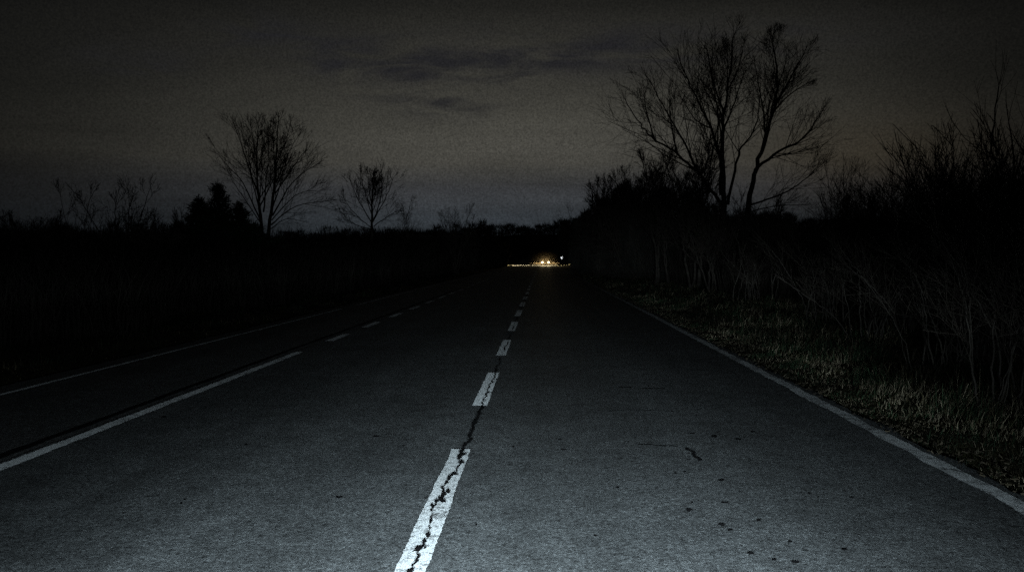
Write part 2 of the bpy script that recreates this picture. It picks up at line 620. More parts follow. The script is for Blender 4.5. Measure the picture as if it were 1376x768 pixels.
# ------------------------------------------------------------------ woody plants
class Tubes:
    def __init__(self):
        self.v, self.f = [], []

    def add(self, pts, radii, sides):
        n = len(pts)
        base = len(self.v)
        up = Vector((0.31, 0.17, 0.93))
        prev = None
        for i in range(n):
            t = (pts[min(i + 1, n - 1)] - pts[max(i - 1, 0)])
            if t.length < 1e-6:
                t = Vector((0, 0, 1))
            t.normalize()
            if prev is None:
                a = t.cross(Vector((1, 0.2, 0.1)))
                if a.length < .1:
                    a = t.cross(up)
            else:
                a = prev - t * prev.dot(t)
            a.normalize()
            prev = a
            b = t.cross(a)
            for s in range(sides):
                th = 2 * PI * s / sides
                self.v.append(pts[i] + (a * math.cos(th) + b * math.sin(th)) * radii[i])
        for i in range(n - 1):
            for s in range(sides):
                s2 = (s + 1) % sides
                self.f.append((base + i * sides + s, base + i * sides + s2, base + (i + 1) * sides + s2, base + (i + 1) * sides + s))

    def build(self, name, mat, parent, off):
        return mesh_obj(name, [p - off for p in self.v], self.f, mat, parent, smooth=True)


def rand_perp(d, rng):
    while True:
        v = Vector((rng.gauss(0, 1), rng.gauss(0, 1), rng.gauss(0, 1)))
        v -= d * v.dot(d)
        if v.length > .2:
            return v.normalized()


class Plant:
    """bare branching plant; big wood and fine wood go to two meshes"""

    def __init__(self, seed, split=2, up=0.12, wig=0.10, minr=0.006, levels=4, kids=(9, 8, 6, 4), ang=(28, 58), ratio=(.30, .55), flat=1.0):
        self.rng = random.Random(seed)
        self.big, self.fine = Tubes(), Tubes()
        self.split, self.up, self.wig, self.minr, self.levels = split, up, wig, minr, levels
        self.kids, self.ang, self.ratio, self.flat = kids, ang, ratio, flat

    def emit(self, pts, radii, level):
        sides = 8 if level == 0 else (6 if level == 1 else 3)
        (self.big if level < self.split else self.fine).add(pts, radii, sides)

    def limb(self, pts, r0, r1, level, kids=None, t0=0.2):
        """a hand-placed limb: smooth the polyline, then let it branch"""
        P = []
        m = len(pts)
        for i in range(m - 1):
            p0, p1, p2, p3 = pts[max(i - 1, 0)], pts[i], pts[i + 1], pts[min(i + 2, m - 1)]
            for q in range(5):
                t = q / 5
                P.append(0.5 * ((2 * p1) + (p2 - p0) * t + (2 * p0 - 5 * p1 + 4 * p2 - p3) * t * t + (3 * p1 - p0 - 3 * p2 + p3) * t ** 3))
        P.append(pts[-1].copy())
        L = sum((P[i + 1] - P[i]).length for i in range(len(P) - 1))
        for i in range(1, len(P) - 1):
            P[i] = P[i] + Vector((self.rng.gauss(0, 1), self.rng.gauss(0, 1), self.rng.gauss(0, 1))) * L * (0.0025 if level == 0 else 0.0045)
        rad = [r0 + (r1 - r0) * (i / (len(P) - 1)) ** 0.8 for i in range(len(P))]
        self.emit(P, rad, level)
        self.spawn(P, rad, L, level, kids, t0)
        # the tip runs out in twigs
        d = (P[-1] - P[-2]).normalized()
        for _ in range(3):
            dd = (d + rand_perp(d, self.rng) * self.rng.uniform(.1, .5)).normalized()
            self.branch(P[-1], dd, min(L * self.rng.uniform(.12, .2), .7), r1 * .7, level + 2)

    def spawn(self, P, rad, L, level, kids=None, t0=0.15):
        if level + 1 > self.levels:
            return
        n = kids if kids is not None else self.kids[min(level, len(self.kids) - 1)]
        n = max(1, int(round(n * self.rng.uniform(.8, 1.25))))
        for i in range(n):
            t = t0 + (.95 - t0) * ((i + self.rng.random()) / n) ** (1.2 if level < 2 else 1.0)
            q = min(int(t * (len(P) - 1)), len(P) - 2)
            fr = t * (len(P) - 1) - q
            p = P[q].lerp(P[q + 1], fr)
            d = (P[q + 1] - P[q]).normalized()
            a = R(self.rng.uniform(*self.ang)) * (1.12 - .35 * t)
            pr = rand_perp(d, self.rng)
            dd = (d * math.cos(a) + pr * math.sin(a))
            dd.z += self.up
            if self.flat != 1.0:
                dd.z *= self.flat
            dd.normalize()
            ln = L * self.rng.uniform(*self.ratio) * (1.12 - (0.93 if level == 0 else 0.80) * t) * (0.9, 1.25, 1.75, 1.9, 1.6, 1.6)[level]
            r = rad[q] * self.rng.uniform(.38, .6)
            self.branch(p, dd, ln, r, level + 1)

    def branch(self, p, d, L, r, level):
        r = max(r, self.minr)
        n = 7 if level <= 1 else (5 if level == 2 else 4)
        P = [p.copy()]
        st = L / (n - 1)
        c = p.copy()
        for i in range(n - 1):
            d = d + rand_perp(d, self.rng) * self.wig * self.rng.uniform(.3, 1.5)
            d.z += self.up * .5
            d.normalize()
            c = c + d * st
            P.append(c)
        rad = [max(self.minr * .6, r * (1 - .72 * i / (n - 1))) for i in range(n)]
        self.emit(P, rad, level)
        self.spawn(P, rad, L, level)

    def finish(self, name, loc, label, cat, group=None, mats=('bark', 'twig'), parts=('trunk', 'crown')):
        o = empty(name, loc)
        tag(o, label, cat, group)
        off = Vector(loc)
        if self.big.v:
            self.big.build(parts[0], M[mats[0]], o, off)
        if self.fine.v:
            self.fine.build(parts[1], M[mats[1]], o, off)
        return o


def base_at(px, Y):
    x = at(px, 347, Y).x
    return Vector((x, Y, gz(x, Y) - 0.1))


G_RIGHT = 'bare trees standing in the right roadside brush'
G_LEFT = 'bare trees standing above the left treeline'

# --- the large tree on the right, two trunks leaning apart: two trees
YT = 35.0


def pl(lst, Y, rng, dep=0.6):
    out = []
    dz = 0.0
    s = rng.choice((-1, 1)) * rng.uniform(.4, 1)
    for i, (a, b) in enumerate(lst):
        dz = s * dep * i
        q = at(a, b, Y)
        p = at(a, b, Y + dz)
        out.append(p)
    return out


def big_tree_a():
    p = Plant(4, up=.11, wig=.075, minr=.008, kids=(9, 10, 6, 2), ratio=(.36, .62), ang=(24, 56))
    rng = random.Random(2)
    b = base_at(973, YT)
    p.limb([b, at(972, 292, YT), at(971, 208, YT), at(972, 156, YT + .3), at(977, 126, YT), at(986, 48, YT - .4)], .16, .025, 0, kids=6, t0=.4)
    p.limb(pl([(969, 262), (966, 205), (950, 161), (932, 125), (914, 84)], YT, rng), .085, .02, 1, kids=11)
    p.limb(pl([(971, 275), (940, 236), (911, 208), (880, 187), (859, 167), (841, 135)], YT, rng), .08, .018, 1, kids=11)
    p.limb(pl([(940, 236), (918, 190), (895, 150), (871, 106)], YT, rng, .5), .06, .016, 1, kids=10)
    p.limb(pl([(978, 275), (989, 219), (997, 198), (1015, 170), (1022, 120)], YT, rng), .07, .016, 1, kids=9)
    p.limb(pl([(972, 175), (987, 138), (998, 104)], YT, rng, .5), .05, .013, 1, kids=8, t0=.15)
    p.limb(pl([(880, 187), (869, 152), (866, 126)], YT, rng, .4), .04, .012, 1, kids=7, t0=.1)
    p.limb(pl([(911, 208), (902, 168), (899, 122)], YT, rng, .4), .045, .012, 1, kids=8, t0=.1)
    p.limb(pl([(955, 172), (934, 160), (916, 132)], YT, rng, .4), .04, .012, 1, kids=8, t0=.1)
    p.limb(pl([(972, 150), (960, 114), (950, 68)], YT, rng, .5), .05, .014, 1, kids=9, t0=.1)
    p.limb(pl([(976, 122), (990, 98), (1001, 56)], YT, rng, .5), .045, .014, 1, kids=8, t0=.1)
    return p.finish('bare_tree', b, 'tallest bare tree, with a straight trunk and limbs spreading left, in the right brush', 'tree', G_RIGHT)


def big_tree_b():
    p = Plant(19, up=.11, wig=.075, minr=.008, kids=(9, 10, 6, 2), ratio=(.36, .62), ang=(24, 56))
    rng = random.Random(6)
    Y = YT + 1.2
    b = base_at(1001, Y)
    p.limb([b, at(1004, 284, Y), at(1014, 234, Y), at(1029, 186, Y), at(1041, 141, Y), at(1045, 104, Y), at(1038, 58, Y)], .16, .025, 0, kids=6, t0=.4)
    p.limb(pl([(1014, 229), (1046, 203), (1078, 187), (1104, 151)], Y, rng), .08, .016, 1, kids=11)
    p.limb(pl([(1042, 141), (1062, 106), (1083, 66)], Y, rng), .06, .016, 1, kids=10, t0=.1)
    p.limb(pl([(1006, 276), (1052, 260), (1083, 240), (1098, 224)], Y, rng, .4), .05, .012, 1, kids=9)
    p.limb(pl([(1006, 285), (1040, 277), (1080, 275)], Y, rng, .3), .035, .010, 1, kids=8)
    p.limb(pl([(1029, 186), (1024, 140), (1014, 84)], Y, rng, .5), .055, .014, 1, kids=9, t0=.15)
    p.limb(pl([(1040, 150), (1060, 128), (1088, 110)], Y, rng, .5), .045, .012, 1, kids=8, t0=.15)
    return p.finish('bare_tree', b, 'tall bare tree leaning right with a long limb reaching over the low brush', 'tree', G_RIGHT)


big_tree_a()
big_tree_b()


def auto_tree(px, top, Y, seed, label, group, width, stems=1, kids=(10, 8, 6, 4), cat='tree', name='bare_tree', r=None, spread=.35,
              lev=4, mats=('bark', 'twig'), minr=.008, wig=.12, x_=None, up=.14, ang=(25, 52), ratio=(.26, .48), parts=('trunk', 'crown')):
    rng = random.Random(seed)
    b = base_at(px, Y) if x_ is None else Vector((x_, Y, gz(x_, Y) - .1))
    T = at(px, top, Y)
    H = T.z - b.z
    W = width / F * Y / 2
    p = Plant(seed, up=up, wig=wig, minr=minr, kids=kids, levels=lev, ang=ang, ratio=ratio)
    r = r or H * .014
    for s in range(stems):
        a = 2 * PI * (s + rng.random() * .6) / stems + .3
        sp = (0 if stems == 1 else W * spread)
        hh = H * (.94 if s == 0 else rng.uniform(.72, .95))
        tipx = math.cos(a) * sp * rng.uniform(.7, 1.2)
        tipy = math.sin(a) * sp * rng.uniform(.7, 1.2)
        o = Vector((rng.uniform(-.05, .05) * stems, rng.uniform(-.05, .05) * stems, 0))
        pts = [b + o]
        for q in range(1, 5):
            t = q / 4
            pts.append(b + o + Vector((tipx * t ** 1.25 + rng.gauss(0, .012) * H, tipy * t ** 1.25 + rng.gauss(0, .012) * H, hh * t)))
        p.limb(pts, r * (1 if s == 0 else .75), r * .16, 0 if stems == 1 else 1, t0=.28)
    return p.finish(name, b, label, cat, group, mats, parts)


# other trees on the right
auto_tree(935, 182, 33, 31, 'dense bushy bare tree with a dark crown under the tallest tree', G_RIGHT, 95, stems=3, kids=(13, 13, 8, 5), spread=.6, minr=.011)
auto_tree(880, 196, 40, 32, 'slender bare tree on the left of the tall trees, half their height', G_RIGHT, 80, stems=2, kids=(11, 12, 8, 5), spread=.6, minr=.011)
auto_tree(905, 235, 38, 35, 'small many-stemmed bare tree between the slender and the bushy tree', G_RIGHT, 70, stems=4, kids=(11, 12, 8, 5), spread=.7, minr=.011)
auto_tree(843, 230, 52, 33, 'round bushy bare tree where the right treeline steps down', G_RIGHT, 80, stems=5, kids=(12, 13, 8, 5), spread=.75, ang=(30, 65), minr=.014)
auto_tree(806, 234, 62, 34, 'lowest outermost bare tree of the right row, nearest the road', G_RIGHT, 55, stems=2, kids=(11, 12, 8, 4), spread=.6, minr=.016)
auto_tree(781, 272, 85, 36, 'tiny far bare tree above the white lamp beside the road', G_RIGHT, 45, stems=3, kids=(9, 10, 5, 3), spread=.7)
auto_tree(1030, 268, 30, 37, 'low bare shrub tree at the foot of the leaning tree', G_RIGHT, 90, stems=5, kids=(9, 10, 6, 3), spread=.8)
auto_tree(962, 262, 29, 38, 'low tangled bare shrub tree at the foot of the tallest tree', G_RIGHT, 80, stems=5, kids=(9, 10, 6, 3), spread=.8)

# left

def left_tall_tree():
    p = Plant(42, up=.07, wig=.05, minr=.009, kids=(7, 9, 4, 2), ratio=(.34, .60), ang=(20, 48))
    rng = random.Random(3)
    Y = 42
    b = base_at(357, Y)
    for lst, r0, lv, kd in (([(356, 322), (350, 290), (347, 260), (345, 221), (347, 172)], .11, 0, 8), ([(359, 322), (363, 295), (369, 249), (371, 210), (374, 166)], .12, 0, 8)):
        p.limb([b] + [at(q[0], q[1], Y + rng.uniform(-.3, .3)) for q in lst[1:]], r0, .02, lv, kids=kd, t0=.3)
    for lst, r0, kd in (([(350, 296), (326, 246), (293, 208)], .055, 7), ([(347, 262), (330, 212), (316, 171)], .055, 7), ([(349, 285), (338, 235), (325, 178)], .045, 6),
                        ([(354, 285), (359, 226), (363, 174)], .05, 6), ([(347, 235), (343, 200), (337, 168)], .04, 6), ([(349, 270), (352, 220), (352, 172)], .04, 6),
                        ([(366, 290), (392, 246), (424, 222)], .05, 7), ([(371, 245), (388, 205), (400, 184)], .045, 7), ([(364, 302), (398, 277), (438, 270)], .04, 7),
                        ([(371, 222), (384, 190), (391, 164)], .04, 6), ([(365, 296), (398, 262), (430, 256)], .035, 6), ([(351, 300), (325, 262), (308, 236)], .04, 6),
                        ([(370, 260), (398, 218), (410, 203)], .04, 6), ([(363, 308), (384, 294), (405, 297)], .03, 6)):
        p.limb(pl(lst, Y, rng, .5), r0, .009, 1, kids=kd)
    return p.finish('bare_tree', b, 'tallest bare tree on the left with a twin trunk and broad fan crown', 'tree', G_LEFT)


def left_fan_tree():
    p = Plant(43, up=.07, wig=.05, minr=.012, kids=(7, 9, 4, 2), ratio=(.34, .60), ang=(20, 48))
    rng = random.Random(8)
    Y = 60
    b = base_at(500, Y)
    p.limb([b, at(500, 300, Y), at(500, 270, Y), at(501, 250, Y), at(500, 238, Y)], .12, .02, 0, kids=8, t0=.3)
    for lst, r0, kd in (([(500, 300), (480, 266), (471, 244)], .055, 7), ([(501, 298), (512, 264), (513, 232)], .06, 7), ([(500, 290), (490, 258), (485, 234)], .05, 6),
                        ([(502, 296), (520, 262), (529, 238)], .05, 6), ([(499, 306), (476, 286), (462, 266)], .04, 6), ([(502, 304), (522, 290), (536, 282)], .04, 6),
                        ([(499, 308), (474, 300), (458, 284)], .035, 6), ([(500, 280), (496, 252), (494, 230)], .045, 6)):
        p.limb(pl(lst, Y, rng, .5), r0, .016, 1, kids=kd)
    return p.finish('bare_tree', b, 'small fan-shaped bare tree alone right of the twin-trunked tree', 'tree', G_LEFT)


left_tall_tree()
left_fan_tree()
auto_tree(546, 266, 66, 44, 'thin bare sapling close beside the small fan-shaped tree', G_LEFT, 40, stems=2, kids=(8, 9, 5, 3), spread=.6)
auto_tree(612, 276, 75, 45, 'low bushy bare tree last on the left before the far wood', G_LEFT, 60, stems=6, kids=(8, 10, 6, 3), spread=.85)
auto_tree(164, 243, 30, 46, 'open bare tree with few curved stems left of the dark conifer', G_LEFT, 120, stems=4, kids=(7, 7, 5, 3), spread=.75, r=.05, wig=.18)
auto_tree(104, 252, 26, 47, 'thin leaning bare sapling near the left end of the treeline', G_LEFT, 60, stems=2, kids=(6, 6, 4, 3), spread=.7, r=.03, wig=.18)
auto_tree(212, 285, 27, 48, 'low tangled bare shrub tree between open tree and conifer', G_LEFT, 90, stems=6, kids=(8, 9, 6, 3), spread=.85)
auto_tree(40, 286, 34, 49, 'rounded dense bare bush at the far left end of the treeline', G_LEFT, 105, stems=8, kids=(10, 11, 6, 3), spread=.85, r=.05)


# conifer
def conifer(px, top, Y, width, label, seed):
    pr = random.Random(seed)
    b = base_at(px, Y)
    H = at(px, top, Y).z - b.z
    W = width / F * Y / 2
    o = tag(empty('conifer_tree', b), label, 'tree', 'dark conifers beside the twin-trunked tree')
    t = Tubes()
    t.add([Vector((0, 0, 0)), Vector((.05, 0, H * .5)), Vector((0, 0, H))], [.11, .07, .01], 7)
    V = []
    for whorl in range(24):
        zf = whorl / 24
        z = H * (.06 + .9 * zf)
        reach = W * (1 - zf) ** 1.08 * 1.3 + .05
        reach *= (1.15, .8, 1.0)[whorl % 3]
        nb = 9 if zf < .7 else 6
        for q in range(nb):
            a = 2 * PI * (q + pr.random()) / nb
            L = reach * pr.uniform(.4, 1.3)
            d = Vector((math.cos(a), math.sin(a), pr.uniform(-.1, .35)))
            P = [Vector((0, 0, z)) + d * (L * s) + Vector((0, 0, .12 * L * (s * s))) for s in (0, .35, .7, 1)]
            t.add(P, [.02, .014, .01, .004], 3)
            m = int(70 * L + 24)
            for _ in range(m):
                s = pr.random() ** .6
                c = Vector((0, 0, z)) + d * (L * s) + Vector((0, 0, .12 * L * s * s))
                c += Vector((pr.gauss(0, .09), pr.gauss(0, .09), pr.gauss(0, .07)))
                ax = (d + Vector((pr.gauss(0, .6), pr.gauss(0, .6), pr.gauss(0, .45) + .2))).normalized()
                sd = rand_perp(ax, pr)
                l_, w_ = pr.uniform(.06, .16), pr.uniform(.012, .03)
                V.append([c - sd * w_, c + sd * w_, c + ax * l_ + sd * w_ * .4, c + ax * l_ - sd * w_ * .4])
    t.build('trunk', M['bark'], o, Vector((0, 0, 0)))
    quads_obj('crown', np.array([[tuple(p) for p in q] for q in V]), M['needle'], o)
    return o


conifer(294, 240, 36, 118, 'tallest of the dark conifers, with a pointed ragged top, left of the twin-trunked tree', 77)
conifer(268, 261, 38, 74, 'lower dark conifer on the left flank of the pointed conifer', 78)
conifer(322, 268, 39, 70, 'lower dark conifer between the pointed conifer and the twin-trunked tree', 79)


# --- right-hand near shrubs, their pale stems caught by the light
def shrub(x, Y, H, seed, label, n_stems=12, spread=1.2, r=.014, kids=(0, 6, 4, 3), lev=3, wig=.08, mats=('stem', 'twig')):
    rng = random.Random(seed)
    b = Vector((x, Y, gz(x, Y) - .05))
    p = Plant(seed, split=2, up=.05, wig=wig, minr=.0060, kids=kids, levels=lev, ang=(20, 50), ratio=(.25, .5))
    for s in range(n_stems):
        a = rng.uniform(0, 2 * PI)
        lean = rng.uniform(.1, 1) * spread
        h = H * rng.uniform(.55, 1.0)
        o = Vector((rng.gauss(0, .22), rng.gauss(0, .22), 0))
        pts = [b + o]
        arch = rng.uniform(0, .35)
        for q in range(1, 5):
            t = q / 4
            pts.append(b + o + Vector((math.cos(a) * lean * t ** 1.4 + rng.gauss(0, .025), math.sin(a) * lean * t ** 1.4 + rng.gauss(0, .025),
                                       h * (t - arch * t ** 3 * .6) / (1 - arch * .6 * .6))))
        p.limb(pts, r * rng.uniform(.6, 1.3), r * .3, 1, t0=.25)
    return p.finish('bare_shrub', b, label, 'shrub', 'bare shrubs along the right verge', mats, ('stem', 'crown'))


SHR = [
    # px, top py, Y, stems, spread, label
    (1350, 150, 10.5, 16, 1.3, 'tall dense bare shrub at the right edge of the view'),
    (1300, 176, 13.0, 18, 1.3, 'dense high bare shrub second from the right edge of the view'),
    (1262, 188, 16.5, 16, 1.2, 'bare shrub with spiky upright stems left of the dense high shrub'),
    (1198, 214, 21.0, 17, 1.2, 'round bare shrub with fine twigs between the spiky shrub and the lone sapling'),
    (1165, 252, 24.0, 10, 1.0, 'low bare shrub leaning on the round fine-twigged shrub'),
    (1125, 222, 27.0, 9, .9, 'lone thin bare sapling with upright twigs right of the leaning tree'),
    (1080, 285, 24.0, 12, 1.2, 'small pale-stemmed shrub below the leaning tree'),
    (1180, 300, 13.5, 12, 1.4, 'arching pale stems in front of the round shrub, just behind the grass'),
    (1270, 290, 10.5, 12, 1.3, 'tangle of arching pale stems at the back of the near grass'),
    (1380, 250, 8.2, 12, 1.2, 'nearest tangle of pale stems, cut by the right edge of the view'),
    (1110, 310, 16.5, 10, 1.2, 'short pale-stemmed shrub where the green grass meets the brush'),
    (1020, 310, 24.0, 10, 1.2, 'short dim shrub behind the tan grass beside the road'),
]
for i, (px, top, Y, ns, sp, lab) in enumerate(SHR):
    x = at(px, 347, Y).x
    H = at(px, top, Y).z - gz(x, Y)
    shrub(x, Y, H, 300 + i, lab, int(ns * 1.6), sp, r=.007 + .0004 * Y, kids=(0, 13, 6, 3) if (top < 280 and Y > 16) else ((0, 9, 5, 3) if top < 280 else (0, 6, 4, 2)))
# the overhanging tree at the far right edge
auto_tree(1372, 74, 12.5, 71, 'bare tree at the right edge with thin branches reaching high and left', G_RIGHT, 150, stems=4, kids=(6, 6, 5, 3), spread=.6, r=.05, minr=.004, wig=.16, lev=3)


# ------------------------------------------------------------------ masses nobody could count: the brush and the far wood
def brush(name, n, pos_fn, h_fn, seed, wmul=1.0, mat='brush'):
    rg = np.random.default_rng(seed)
    X, Y = pos_fn(rg, n)
    Z = np.array([gz(a, b) for a, b in zip(X, Y)])
    H = h_fn(rg, X, Y)
    a = rg.random(n) * 2 * PI
    lean = rg.random(n) * .45 * H
    wd = (.006 + .008 * rg.random(n)) * wmul * np.clip(Y / 16, .8, 8)
    ph = rg.random(n) * 2 * PI
    sx, sy = np.cos(ph) * wd, np.sin(ph) * wd
    V = np.zeros((n, 8, 3))
    for q, t in enumerate((0, .4, .75, 1)):
        jx, jy = rg.normal(0, .05, n) * H * t, rg.normal(0, .05, n) * H * t
        cx = X + np.cos(a) * lean * t ** 1.5 + jx
        cy = Y + np.sin(a) * lean * t ** 1.5 + jy
        cz = Z - .05 + H * t
        k_ = 1 - .8 * t
        V[:, 2 * q] = np.stack([cx - sx * k_, cy - sy * k_, cz], 1)
        V[:, 2 * q + 1] = np.stack([cx + sx * k_, cy + sy * k_, cz], 1)
    o = quads_obj(name, V, M[mat], None, 8, None, ((0, 1, 3, 2), (2, 3, 5, 4), (4, 5, 7, 6)))
    return tag(o, kind='stuff')


def nz_arr(X, Y, s, sd):
    return np.array([mnoise.noise(Vector((a * s, b * s, sd))) for a, b in zip(X, Y)])


def left_pos(rg, n):
    Y = 6 + 150 * rg.random(n) ** 1.5
    X = -8.6 + 1.7 * np.clip((Y - 90) / 40, 0, 1) - (2 + .12 * Y) * rg.random(n) ** 1.2 - 0.4 * np.sin(Y * .7)
    return X, Y


def left_h(rg, X, Y):
    return (1.0 + .029 * Y + .3 * nz_arr(X, Y, .35, 2.0) * (1 + Y * .02)) * (.55 + .5 * rg.random(len(X)))


def right_pos(rg, n):
    Y = 8 + 165 * rg.random(n) ** 1.5
    X = 6.6 + (2.2 + .1 * Y) * rg.random(n) ** 1.2 + 0.4 * np.sin(Y * .6 + 1)
    return X, Y


def right_h(rg, X, Y):
    return (1.05 + .040 * Y + .35 * nz_arr(X, Y, .35, 5.0) * (1 + Y * .02)) * (.5 + .55 * rg.random(len(X)))


brush('undergrowth', 30000, left_pos, left_h, 21)
brush('undergrowth', 30000, right_pos, right_h, 22)


def far_wood():
    """the wood closing the view: hundreds of small crowns of short twigs over a dark core"""
    rg = np.random.default_rng(9)
    Vs = []

    def tw(cx, cy, z0, h, wd, m):
        k_ = m
        u = rg.random(k_)
        zz = z0 + h * (1 - (1 - u) ** 1.5)
        rad = wd * np.sqrt(np.clip(1 - ((zz - z0) / h * 1.05 - .45) ** 2 / .42, .02, 1))
        a = rg.random(k_) * 2 * PI
        rr = rad * np.sqrt(rg.random(k_))
        x, y_ = cx + np.cos(a) * rr, cy + np.sin(a) * rr
        L = h * (.05 + .10 * rg.random(k_))
        dx = np.cos(a) * .5 + rg.normal(0, .3, k_)
        dy = np.sin(a) * .5 + rg.normal(0, .3, k_)
        w = (.02 + .05 * rg.random(k_)) * h / 9
        V = np.zeros((k_, 4, 3))
        V[:, 0] = np.stack([x - w, y_, zz], 1)
        V[:, 1] = np.stack([x + w, y_, zz], 1)
        V[:, 2] = np.stack([x + dx * L + w * .3, y_ + dy * L, zz + L], 1)
        V[:, 3] = np.stack([x + dx * L - w * .3, y_ + dy * L, zz + L], 1)
        Vs.append(V)

    def stand(px0, px1, top0, top1, Y, nn, wpx, m=220):
        for i in range(nn):
            px = px0 + (px1 - px0) * (i + rg.random()) / nn
            f_ = (px - px0) / (px1 - px0)
            tp = top0 + (top1 - top0) * f_ + rg.normal(0, 4.0)
            Yy = Y * (1 + .12 * rg.random())
            c = at(px, tp, Yy)
            z0 = gz(c.x, Yy)
            tw(c.x, Yy, z0, c.z - z0, wpx / F * Yy * rg.uniform(.7, 1.3), m)

    stand(640, 765, 309, 305, 330, 40, 9, 420)
    stand(560, 660, 317, 308, 220, 34, 9, 420)
    stand(755, 860, 303, 288, 140, 34, 9, 420)
    stand(-40, 600, 318, 314, 110, 110, 12, 420)
    stand(820, 1420, 292, 302, 90, 100, 12, 420)
    stand(700, 764, 325, 318, 250, 14, 6, 300)
    stand(764, 800, 318, 300, 190, 12, 5, 300)
    o = quads_obj('distant_wood', np.concatenate(Vs), M['wood'])
    return tag(o, kind='stuff')


far_wood()


def thicket():
    rg = np.random.default_rng(19)
    Vs = []

    def clump(c, z0, h, wd, m):
        u = rg.random(m)
        zz = z0 + h * u
        rad = wd * np.clip(1.05 - (u * .9) ** 2.2, .12, 1)
        a = rg.random(m) * 2 * PI
        rr = rad * np.sqrt(rg.random(m))
        x, y_ = c.x + np.cos(a) * rr, c.y + np.sin(a) * rr
        L = .10 + .32 * rg.random(m)
        dx, dy = np.cos(a) * .4 + rg.normal(0, .3, m), np.sin(a) * .4 + rg.normal(0, .3, m)
        w = (.004 + .008 * rg.random(m)) * max(1, c.y / 28)
        V = np.zeros((m, 4, 3))
        V[:, 0] = np.stack([x - w, y_, zz], 1)
        V[:, 1] = np.stack([x + w, y_, zz], 1)
        V[:, 2] = np.stack([x + dx * L + w * .3, y_ + dy * L, zz + L], 1)
        V[:, 3] = np.stack([x + dx * L - w * .3, y_ + dy * L, zz + L], 1)
        Vs.append(V)

    def row(px0, px1, t0, t1, Y0, Y1, n, wpx, m, jit=9):
        for i in range(n):
            f_ = (i + rg.random()) / n
            Y = Y0 + (Y1 - Y0) * f_ + rg.normal(0, 1.0)
            c = at(px0 + (px1 - px0) * f_, t0 + (t1 - t0) * f_ + abs(rg.normal(0, jit)), Y)
            z0 = gz(c.x, Y)
            clump(c, z0, c.z - z0, wpx / F * Y * rg.uniform(.7, 1.3), m)

    row(772, 835, 292, 246, 78, 58, 16, 12, 900)
    row(835, 880, 238, 262, 54, 48, 10, 15, 900, 12)
    row(800, 850, 268, 236, 66, 56, 8, 14, 800, 8)
    row(880, 960, 250, 268, 46, 38, 16, 16, 600, 14)
    row(850, 950, 238, 250, 52, 44, 12, 14, 420, 14)
    row(960, 1075, 280, 290, 38, 30, 18, 18, 800)
    row(1075, 1240, 304, 298, 27, 18, 18, 24, 800)
    row(1240, 1310, 296, 282, 16, 13, 10, 30, 800, 10)
    row(1300, 1400, 268, 240, 12.5, 11, 14, 26, 700, 20)
    row(-20, 240, 306, 300, 40, 36, 24, 22, 700)
    row(235, 350, 296, 300, 37, 40, 12, 20, 900)
    row(350, 640, 316, 312, 50, 90, 30, 18, 500, 5)
    return tag(quads_obj('thicket', np.concatenate(Vs), M['wood']), kind='stuff')


thicket()

# the wooded rise behind, closing the horizon
v, f = [], []
pts = [(-900, 322), (-200, 322), (0, 321), (300, 319), (560, 318), (640, 312), (700, 309), (765, 309), (860, 300), (1000, 299), (1376, 306), (1700, 306), (2300, 306)]
hx = []
for i in range(len(pts) - 1):
    for q in range(24):
        t = q / 24
        hx.append((pts[i][0] + (pts[i + 1][0] - pts[i][0]) * t, pts[i][1] + (pts[i + 1][1] - pts[i][1]) * t))
for i, (px, py) in enumerate(hx):
    c = at(px, py + 2.5 * n1(px * .03, 3) + 1.5 * n1(px * .11, 6), 460)
    v += [(c.x, 430, -1), (c.x, 460, c.z - 2.5), (c.x, 640, c.z + 2)]
    if i:
        k_ = 3 * i
        f += [(k_ - 3, k_, k_ + 1, k_ - 2), (k_ - 2, k_ + 1, k_ + 2, k_ - 1)]
tag(mesh_obj('hill', v, f, M['wood'], smooth=True), kind='structure')

# ------------------------------------------------------------------ oncoming car
CARY = 172.0
M['paint'] = simple_mat('dark_car_paint', (0.012, 0.012, 0.014), (0.018, 0.018, 0.02), 2, 0.35, 0.2, 0.5)
M['rubber'] = simple_mat('tyre_rubber', (0.008, 0.008, 0.008), (0.014, 0.014, 0.014), 30, 0.9)
M['rim'] = simple_mat('rim_alloy', (0.25, 0.25, 0.26), (0.35, 0.35, 0.36), 20, 0.35, 0.9)
M['glass'] = simple_mat('car_glass', (0.01, 0.011, 0.012), (0.016, 0.017, 0.018), 5, 0.08, 0.0, 0.6)
M['grille'] = simple_mat('grille_plastic', (0.006, 0.006, 0.006), (0.012, 0.012, 0.012), 60, 0.6)
M['plate'] = simple_mat('plate_white', (0.45, 0.42, 0.34), (0.6, 0.56, 0.46), 12, 0.5)
M['head'] = emit_mat('headlamp_glow', (1.0, 0.80, 0.42), 8.0)
M['marker'] = emit_mat('marker_glow', (0.92, 0.96, 1.0), 2.2)


def loft(name, secs, mat, parent, cap=True):
    v = [p for s in secs for p in s]
    n_ = len(secs[0])
    f_ = []
    for i in range(len(secs) - 1):
        for q in range(n_):
            q2 = (q + 1) % n_
            f_.append((i * n_ + q, i * n_ + q2, (i + 1) * n_ + q2, (i + 1) * n_ + q))
    if cap:
        f_.append(tuple(reversed(range(n_))))
        f_.append(tuple((len(secs) - 1) * n_ + q for q in range(n_)))
    return mesh_obj(name, v, f_, mat, parent, smooth=False)


def rrect(y, hw, z0, z1, r, n_=4):
    pts_ = []
    for (cx, cz, a0) in ((hw - r, z1 - r, 0), (-hw + r, z1 - r, 90), (-hw + r, z0 + r, 180), (hw - r, z0 + r, 270)):
        for q in range(n_ + 1):
            a = R(a0 + 90 * q / n_)
            pts_.append((cx + math.cos(a) * r, y, cz + math.sin(a) * r))
    return pts_


